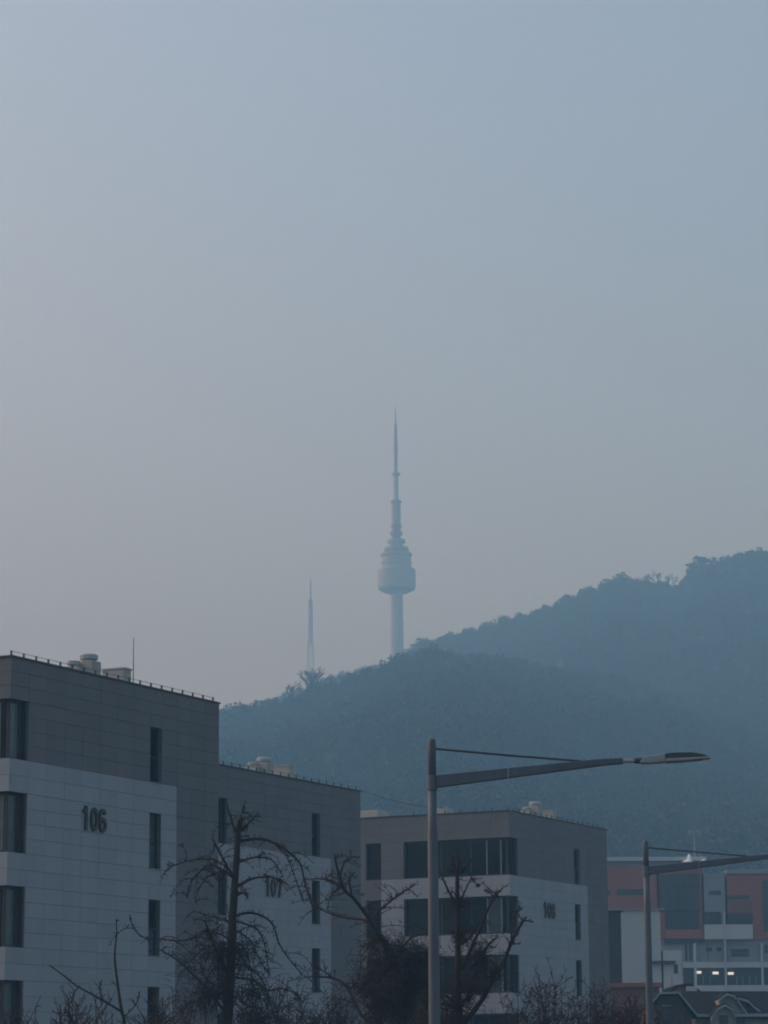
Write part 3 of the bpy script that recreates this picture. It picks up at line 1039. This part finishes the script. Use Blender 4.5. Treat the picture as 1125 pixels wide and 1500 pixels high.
photo_tree('leafy_street_tree', 'dark dense tree with two bare forked limbs between blocks 107 and 108', 66,
           [(592, 1500, 12), (586, 1450, 11), (576, 1410, 10), (562, 1378, 8)],
           [(4.5, (566, 1385), (537, 1341), (518, 1316), (504, 1302), (494, 1272), (490, 1251)), (3, (506, 1304), (488, 1292), (468, 1287), (452, 1289)),
            (3.2, (545, 1352), (530, 1347), (498, 1343), (467, 1330), (455, 1316)), (2.4, (498, 1286), (504, 1264), (516, 1256), (528, 1255)),
            (3, (556, 1372), (553, 1340), (570, 1322), (592, 1306)), (1.8, (575, 1318), (588, 1308), (600, 1304), (612, 1314)),
            (4.4, (560, 1500), (530, 1488), (508, 1445), (488, 1433), (469, 1431)), (2.2, (512, 1450), (525, 1433), (529, 1408)), (2, (490, 1435), (476, 1424), (466, 1418)),
            (2.4, (515, 1310), (512, 1290), (520, 1278)), (2.6, (582, 1400), (600, 1376), (620, 1368), (634, 1366)), (2.2, (500, 1300), (486, 1310), (480, 1330))],
           23, lr=.7, sub=8, subL=.7, droop=.12, dens=14, spur=.1, twig='twig',
           foliage=(2600, .03, [(575, 1430, 0, 42), (600, 1450, .5, 44), (600, 1490, 0, 46), (560, 1460, -.4, 34), (552, 1400, .1, 20)]),
           dense=(6000, .36, .0085, -.1, [(570, 1420, 0, 34), (596, 1440, .5, 40), (562, 1470, -.4, 40), (612, 1405, .2, 26), (600, 1485, 0, 52), (548, 1380, .1, 20), (585, 1392, .1, 22), (630, 1450, -.3, 36), (540, 1440, .2, 26), (625, 1400, 0, 20)]))

photo_tree('thin_sapling', 'thin upright sapling with one long slanting branch before block 106', 52,
           [(182, 1500, 4.6), (178, 1480, 4.2), (172, 1440, 3.2), (168, 1400, 2.4), (171, 1368, 1.6), (170, 1346, 1.0)],
           [(3, (178, 1482), (150, 1465), (112, 1444), (92, 1428), (72, 1414)), (1.5, (115, 1446), (108, 1455), (104, 1470)), (1.6, (180, 1492), (200, 1470), (204, 1452)),
            (1.4, (150, 1465), (146, 1450), (149, 1436))], 24, tr=.6, lr=.6, sub=1, subL=.3, droop=.05, dens=16, spur=.05)


def shrub(label, cx, py_top, halfw, Y, stems, seed, red=0, group=None, m='twig'):
    r_ = random.Random(seed)
    k = 1 / ppm(Y)
    x0 = at(cx, 1500, Y).x
    top = at(cx, py_top, Y).z
    t = thing('bare_shrub', label, 'shrub', (x0, Y, 0), 0, group)
    st = MB()
    tw = MB()
    leaves = []
    hw = halfw * k
    for _ in range(int(stems * 1.4)):
        bx = r_.gauss(0, .25) * hw
        by = r_.gauss(0, .25)
        ex = r_.uniform(-1, 1)
        h = top * r_.uniform(.62, 1.0) * (1 - .18 * abs(ex))
        p = [Vector((bx, by, -.05))]
        e = Vector((bx * .4 + ex * hw, by + r_.uniform(-.6, .6), h))
        for i in range(1, 8):
            f = i / 7
            p.append(Vector((bx, by, 0)).lerp(e, f) + Vector((r_.uniform(-.06, .06), r_.uniform(-.06, .06), 0)) + Vector((ex * hw * .2 * (f * f - f), 0, 0)))
        st.tube(p, [.016 - .0016 * i for i in range(8)], 4, False)
        for _ in range(11):
            i = r_.randrange(3, 7)
            a = p[i].lerp(p[i + 1] if i < 7 else p[i], r_.random())
            d = Vector((r_.uniform(-1, 1), r_.uniform(-1, 1), r_.uniform(.2, 1.3))).normalized()
            L = r_.uniform(.25, .7)
            c = a + d * L * .5
            f2 = c + (d + Vector((r_.uniform(-.4, .4), r_.uniform(-.4, .4), .2))).normalized() * L * .5
            tw.tube([a, c, f2], [.0105, .009, .007], 3, False)
            for _ in range(3):
                g0 = a.lerp(f2, r_.random())
                d2 = Vector((r_.uniform(-1, 1), r_.uniform(-1, 1), r_.uniform(-.1, 1.2))).normalized() * r_.uniform(.08, .25)
                tw.tube([g0, g0 + d2], [.008, .006], 3, False)
                if r_.random() < red:
                    leaves.append(g0 + d2)
    st.build('stems', M['bark'], t)
    tw.build('twigs', M[m], t)
    if leaves:
        lm = MB()
        for p in leaves:
            a = Vector((r_.uniform(-1, 1), r_.uniform(-1, 1), r_.uniform(-1, 1))).normalized() * .05
            c = a.cross(Vector((r_.uniform(-1, 1), r_.uniform(-1, 1), r_.uniform(-1, 1)))).normalized() * .03
            i = len(lm.v)
            lm.v += [tuple(p - a), tuple(p + c), tuple(p + a), tuple(p - c)]
            lm.f.append((i, i + 1, i + 2, i + 3))
        lm.build('leaves', M['leaf_red'], t)
    return t


shrub('twiggy bare shrub beside the thin sapling before block 106', 118, 1440, 62, 55, 26, 31)
shrub('low twiggy shrub below the corner windows of block 106', 20, 1470, 50, 56, 18, 41)
shrub('bare shrub between the thin sapling and the tall drooping tree', 245, 1452, 50, 57, 24, 32)
shrub('thick bare shrub at the foot of the tall drooping tree', 400, 1432, 62, 63, 44, 33)
shrub('bare shrub below the forked limbs of the dark dense tree', 490, 1442, 50, 62, 36, 34)
shrub('dense brown shrub right behind the tall street lamp pole', 640, 1448, 55, 64, 46, 35, .05)
shrub('tall bare shrub with withered red leaves before the number 108', 812, 1408, 46, 68, 24, 36, .12)
shrub('bare shrub with few red leaves at the foot of the cut limbed tree', 760, 1432, 40, 66, 20, 37, .09)
shrub('bushy bare shrub at the end wall of block 108', 880, 1440, 42, 72, 32, 38, .05)
shrub('dark bare shrub in front of the low red brick house', 925, 1455, 40, 74, 52, 39, .12)

# ------------------------------------------------------------------ school building and houses beyond
def rect(mb, x0, x1, y0, y1, Y, depth, out=0.0, to_ground=False):
    """front rectangle given in photo pixels on the plane at distance Y, 'out' metres proud, going back by depth"""
    a, c = at(x0, y0, Y), at(x1, y1, Y)
    mb.box(a.x, c.x, Y - out, Y + depth, 0 if to_ground else c.z, a.z)
    return mb


YS = 275.0
sch = thing('school_building', 'red brick and grey school building with lit gallery and dark glass blocks', 'building', (0, 0, 0))


def sp(name, x0, x1, y0, y1, m, depth=.4, out=0.0, parent=None, ground=False):
    return rect(MB(), x0, x1, y0, y1, YS, depth, out, ground).build(name, M[m], parent or sch)


sp('wall', 860, 1180, 1376, 1500, 'grey_wall', 12, 0, ground=True)
sp('brick_wall', 860, 964, 1270, 1376, 'brick_red', 11.7, .3)
sp('brick_wall', 964, 1030, 1270, 1376, 'brick_red', 11.8, .2)
sp('brick_wall', 1064, 1180, 1280, 1376, 'brick_red', 11.6, .25)
sp('grey_bay', 1030, 1064, 1279, 1376, 'grey_wall', 11.5, .1)
sp('roof_edge', 860, 1034, 1256.5, 1261, 'white_wall', 9, .6)
sp('attic', 862, 1031, 1262, 1270, 'grey_wall', 9, .1)
sp('roof_edge', 1064, 1180, 1274, 1279.5, 'grey_wall', 9, .45)
for r0 in ((903, 942, 1303, 1311), (886, 893, 1305, 1312), (1065, 1096, 1312, 1317)):
    sp('slit_window', *r0, 'blue_glass', .3, .34)
sp('slit_window', 1038, 1056, 1305, 1311, 'blue_glass', .3, .14)
gb = sp('glass_block', 965, 1024, 1281, 1334, 'blue_glass', .6, .5)
for x in (978, 991, 1003, 1014):
    sp('mullion', x - .5, x + .5, 1281, 1334, 'dark_wall', .1, .56, gb)
for y in (1298, 1316):
    sp('mullion', 965, 1024, y - .5, y + .5, 'dark_wall', .1, .58, gb)
gb = sp('glass_block', 974, 1024, 1334.4, 1362, 'dark_wall', .6, .45)
sp('brick_band', 974, 1030, 1362.3, 1375, 'brick_red', .6, .6)
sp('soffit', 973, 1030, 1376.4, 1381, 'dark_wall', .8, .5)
gb = sp('glass_block', 1116.5, 1165, 1290, 1364, 'blue_glass', .6, .5)
for y in (1308, 1326, 1345):
    sp('mullion', 1116.5, 1165, y - .5, y + .5, 'dark_wall', .1, .56, gb)
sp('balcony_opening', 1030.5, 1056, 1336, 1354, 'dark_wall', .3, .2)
sp('brick_recess', 1065, 1101, 1320, 1338, 'brick_dark', .3, .3)
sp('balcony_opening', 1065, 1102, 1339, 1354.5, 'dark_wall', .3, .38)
sp('parapet', 1030.5, 1101.5, 1355, 1376, 'white_wall', .5, .8)
sp('column', 1058.5, 1064, 1337, 1462, 'white_wall', .5, .95)
for x in (1015, 1113):
    sp('column', x, x + 5.5, 1382, 1462, 'white_wall', .5, .7)
for r0 in ((1003, 1007, 1384, 1407), (1009, 1013, 1384, 1407), (1034, 1043, 1388, 1393.5), (1050, 1057, 1388, 1393.5), (1071, 1097, 1390, 1401), (1036, 1037.5, 1382, 1406), (1120, 1150, 1384, 1396)):
    sp('window', *r0, 'blue_glass', .2, .06)
sp('beam', 1000, 1180, 1410, 1417, 'white_wall', .6, .62)
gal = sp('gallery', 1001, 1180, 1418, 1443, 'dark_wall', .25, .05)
for x, y in ((1022.6, 1424.6), (1047.7, 1425.6), (1069.9, 1426.2)):
    sp('ceiling_light', x - 4, x + 4, y - 1.9, y + 1.6, 'lit', .5, .5)
for x in (1030, 1040, 1079, 1088, 1098, 1107):
    sp('gallery_post', x - .6, x + .6, 1430, 1443, 'grey_wall', .1, .2, gal)
sp('parapet', 1000, 1180, 1444, 1462, 'white_wall', .5, .75)
# white sail roofs on the attic
for (x0, x1, x2, yt, yb) in ((996, 1011, 1013, 1247, 1264), (1020, 1031.5, 1033, 1253.5, 1264)):
    a, c, d = at(x0, yb, YS), at(x1, yt, YS), at(x2, yb, YS)
    mm = MB()
    n_ = 6
    for i in range(n_ + 1):
        f = i / n_
        lo_, hi_ = a.lerp(d, f), a.lerp(c, f) if f < .85 else c.lerp(d, (f - .85) / .15 * .4)
        w_ = math.sin(PI * f) * .5
        hi_ = Vector((hi_.x, hi_.y, a.z + (hi_.z - a.z) * f ** .6))
        mm.v += [(lo_.x, YS - 1.0 - w_, lo_.z), (hi_.x, YS - .3, hi_.z + .02), (lo_.x, YS + 1.4 + w_, lo_.z)]
    for i in range(n_):
        q = i * 3
        mm.f += [(q, q + 3, q + 4, q + 1), (q + 1, q + 4, q + 5, q + 2)]
    mm.build('sail_roof', M['sail'], sch)

fl = at(1018, 1262, 330)
ft = at(1018, 1216, 330)
t = thing('floodlight_mast', 'pale floodlight mast with flat lamp panel above the school roof', 'floodlight', (fl.x, 330, 0))
MB().tube([(0, 0, 0), (0, 0, ft.z)], [.22, .1], 8).build('pole', M['grey_wall'], t)
for i in range(4):
    MB().box(-.72 + i * .37, -.40 + i * .37, -.15, .15, ft.z - .40, ft.z + .02).build('lamp_panel', M['grey_wall'], t)
MB().box(-.78, .78, -.05, .05, ft.z - .62, ft.z - .48).build('crossbar', M['grey_wall'], t)

t = thing('pale_annex', 'pale weathered concrete annex between block 108 and the school', 'building')
Yp = 222.0
rect(MB(), 909, 971, 1333, 1500, Yp, 6, 0, True).build('wall', M['white_wall'], t)
rect(MB(), 971, 1001, 1392, 1500, Yp, 5.6, 0, True).build('lower_wall', M['white_wall'], t)
rect(MB(), 952, 989, 1408, 1411, Yp, .5, .5).build('canopy', M['dark_wall'], t)
w_ = rect(MB(), 987, 993, 1413, 1426, Yp, .1, .05).build('window', M['blue_glass'], t)
rect(MB(), 906, 973, 1331.4, 1333, Yp, 6, .2).build('coping', M['grey_wall'], t)
t = thing('dark_annex', 'dark slate walled annex right beside the end of block 108', 'building')
rect(MB(), 870, 913, 1334, 1500, 178, 7, 0, True).build('wall', M['dark_wall'], t)
rect(MB(), 869, 914, 1331, 1334, 178, 7.2, .2).build('coping', M['grey_wall'], t)
t = thing('red_brick_house', 'low red brick house behind the dark bare shrub', 'house')
rect(MB(), 893, 967, 1446, 1500, 172, 6, 0, True).build('wall', M['brick_dark'], t)
rect(MB(), 891, 969, 1440, 1446, 172, 6.3, .3).build('roof_edge', M['brick_red'], t)


def gable_house(label, Y, outline, trim, depth, extra=None, wall='house_wall'):
    """outline: gable front polygon in photo px (roof edge, left to right)"""
    t = thing('gabled_house', label, 'house')
    P3 = [at(x, y, Y) for x, y in outline]
    poly = [Vector((P3[0].x + .25, Y, 0))] + [Vector((p.x, Y, p.z - .18)) for p in P3] + [Vector((P3[-1].x - .25, Y, 0))]
    poly[1].x += .25
    poly[-2].x -= .25
    MB().prism(poly, (0, depth, 0)).build('wall', M[wall], t)
    rf = MB()
    for i in range(len(P3) - 1):
        a, c = P3[i], P3[i + 1]
        rf.prism([Vector((a.x, Y - .35, a.z)), Vector((c.x, Y - .35, c.z)), Vector((c.x, Y - .35, c.z - .16)), Vector((a.x, Y - .35, a.z - .16))], (0, depth + .5, 0))
    r = rf.build('roof', M['roof_tile'], t)
    if trim:
        for i in range(len(P3) - 1):
            a, c = P3[i], P3[i + 1]
            MB().prism([Vector((a.x, Y - .42, a.z + .02)), Vector((c.x, Y - .42, c.z + .02)), Vector((c.x, Y - .42, c.z - .1)), Vector((a.x, Y - .42, a.z - .1))], (0, .06, 0)).build('barge_board', M['house_trim'], r)
    return t, P3


Yh = 152.0
h1, _ = gable_house('dark house with half-hipped gable edged in pale boards', Yh, [(954, 1468), (966, 1454), (993, 1453), (1020, 1486)], True, 9)
rect(MB(), 972, 982, 1474, 1488, Yh, .1, .03).build('window', M['blue_glass'], h1)
rect(MB(), 970, 984, 1472.4, 1474, Yh, .1, .06).build('lintel', M['house_pale'], h1)
rect(MB(), 996, 1004, 1484, 1496, Yh, .1, .03).build('window', M['blue_glass'], h1)
# wide house: roof sloping to the viewer with dormer gables
t = thing('dormered_house', 'wide house with dark roof and pale arched dormers before the lit gallery', 'house')
Yw = 158.0
A, B_, Cc, D = at(1000, 1452, Yw + 4), at(1128, 1452, Yw + 4), at(1140, 1487, Yw), at(1012, 1487, Yw)
rt_ = MB().prism([A, B_, Cc, D], (0, .05, -.2)).build('roof', M['roof_tile'], t)
MB().prism([A, Vector((A.x, Yw + 8, D.z)), Vector((B_.x, Yw + 8, D.z)), B_], (0, -.05, -.2)).build('roof', M['roof_tile'], t)
MB().box(D.x + .3, Cc.x - .3, Yw + .4, Yw + 7.6, 0, D.z).build('wall', M['house_pale'], t)
rect(MB(), 1012, 1140, 1485.5, 1489, Yw, .1, .12).build('gutter', M['house_trim'], t)


def dormer(outline, Yd, win, pale=True):
    P3 = [at(x, y, Yd) for x, y in outline]
    zb = min(p.z for p in P3) - 1.6
    poly = [Vector((P3[0].x + .1, Yd, zb))] + [Vector((p.x, Yd, p.z - .05)) for p in P3] + [Vector((P3[-1].x - .1, Yd, zb))]
    d_ = MB().prism(poly, (0, 4, 0)).build('dormer', M['house_pale' if pale else 'house_wall'], t)
    for i in range(len(P3) - 1):
        a, c = P3[i], P3[i + 1]
        MB().prism([Vector((a.x, Yd - .3, a.z + .04)), Vector((c.x, Yd - .3, c.z + .04)), Vector((c.x, Yd - .3, c.z - .09)), Vector((a.x, Yd - .3, a.z - .09))], (0, .25, 0)).build('trim', M['house_trim'], d_)
        MB().prism([Vector((a.x, Yd - .2, a.z + .12)), Vector((c.x, Yd - .2, c.z + .12)), Vector((c.x, Yd - .2, c.z + .02)), Vector((a.x, Yd - .2, a.z + .02))], (0, 4.3, 0)).build('dormer_roof', M['roof_tile'], d_)
    for w in win:
        rect(MB(), *w, Yd, .1, .04).build('window', M['blue_glass'], d_)


dormer([(1042, 1490), (1050, 1478), (1061, 1472), (1071, 1478), (1077, 1490)], Yw - .8, [(1053, 1067, 1487, 1500)])
dormer([(1053, 1464), (1064, 1456), (1075, 1459), (1094, 1485)], Yw + .3, [(1079, 1091, 1487, 1500)])
dormer([(1080, 1462), (1095, 1466), (1104, 1475), (1122, 1488)], Yw + .9, [(1100, 1112, 1489, 1500)], False)
h3, _ = gable_house('small dark roofed house peeking out behind the half-hipped gable', 172, [(976, 1456), (990, 1443), (1004, 1441), (1012, 1441), (1026, 1452)], False, 6, wall='house_pale')
rect(MB(), 1004, 1020, 1445, 1452, 172, .1, .4).build('pale_gable', M['white_wall'], h3)
rect(MB(), 983, 985, 1428, 1446, 173, .3, .0).build('chimney', M['house_pale'], h3)

# cable hanging from the roof of block 107 to block 108
ca, cb = at(527, 1157, 128), at(652, 1184, 142)
cpts = []
for i in range(13):
    f = i / 12
    p = ca.lerp(cb, f)
    p.z -= .5 * 4 * f * (1 - f) * .35
    cpts.append(p)
cable = thing('overhead_cable', 'thin dark cable strung between the roofs of blocks 107 and 108', 'cable')
MB().tube(cpts, .018, 5).build('cord', M['wire'], cable)

# ------------------------------------------------------------------ haze: the air itself
hz = MB().box(-3100, 3100, -500, 3100, -1.6, at(580, 598, YT).z + 8).build('haze', bpy.data.materials.new('hazy air'))
hm_ = hz.data.materials[0]
hm_.use_nodes = True
nt = hm_.node_tree
for nd in list(nt.nodes):
    if nd.type != 'OUTPUT_MATERIAL':
        nt.nodes.remove(nd)
pvn = nt.nodes.new('ShaderNodeVolumePrincipled')
pvn.inputs['Color'].default_value = (*HAZE_COLOR, 1)
pvn.inputs['Absorption Color'].default_value = (0.44, 0.28, 0.0, 1)
pvn.inputs['Density'].default_value = HAZE_DENSITY
pvn.inputs['Density Attribute'].default_value = ''
pvn.inputs['Anisotropy'].default_value = 0.0
out = [nd for nd in nt.nodes if nd.type == 'OUTPUT_MATERIAL'][0]
nt.links.new(pvn.outputs['Volume'], out.inputs['Volume'])
tag(hz, 'thin blue grey haze lying over the whole scene', 'haze', kind='stuff')
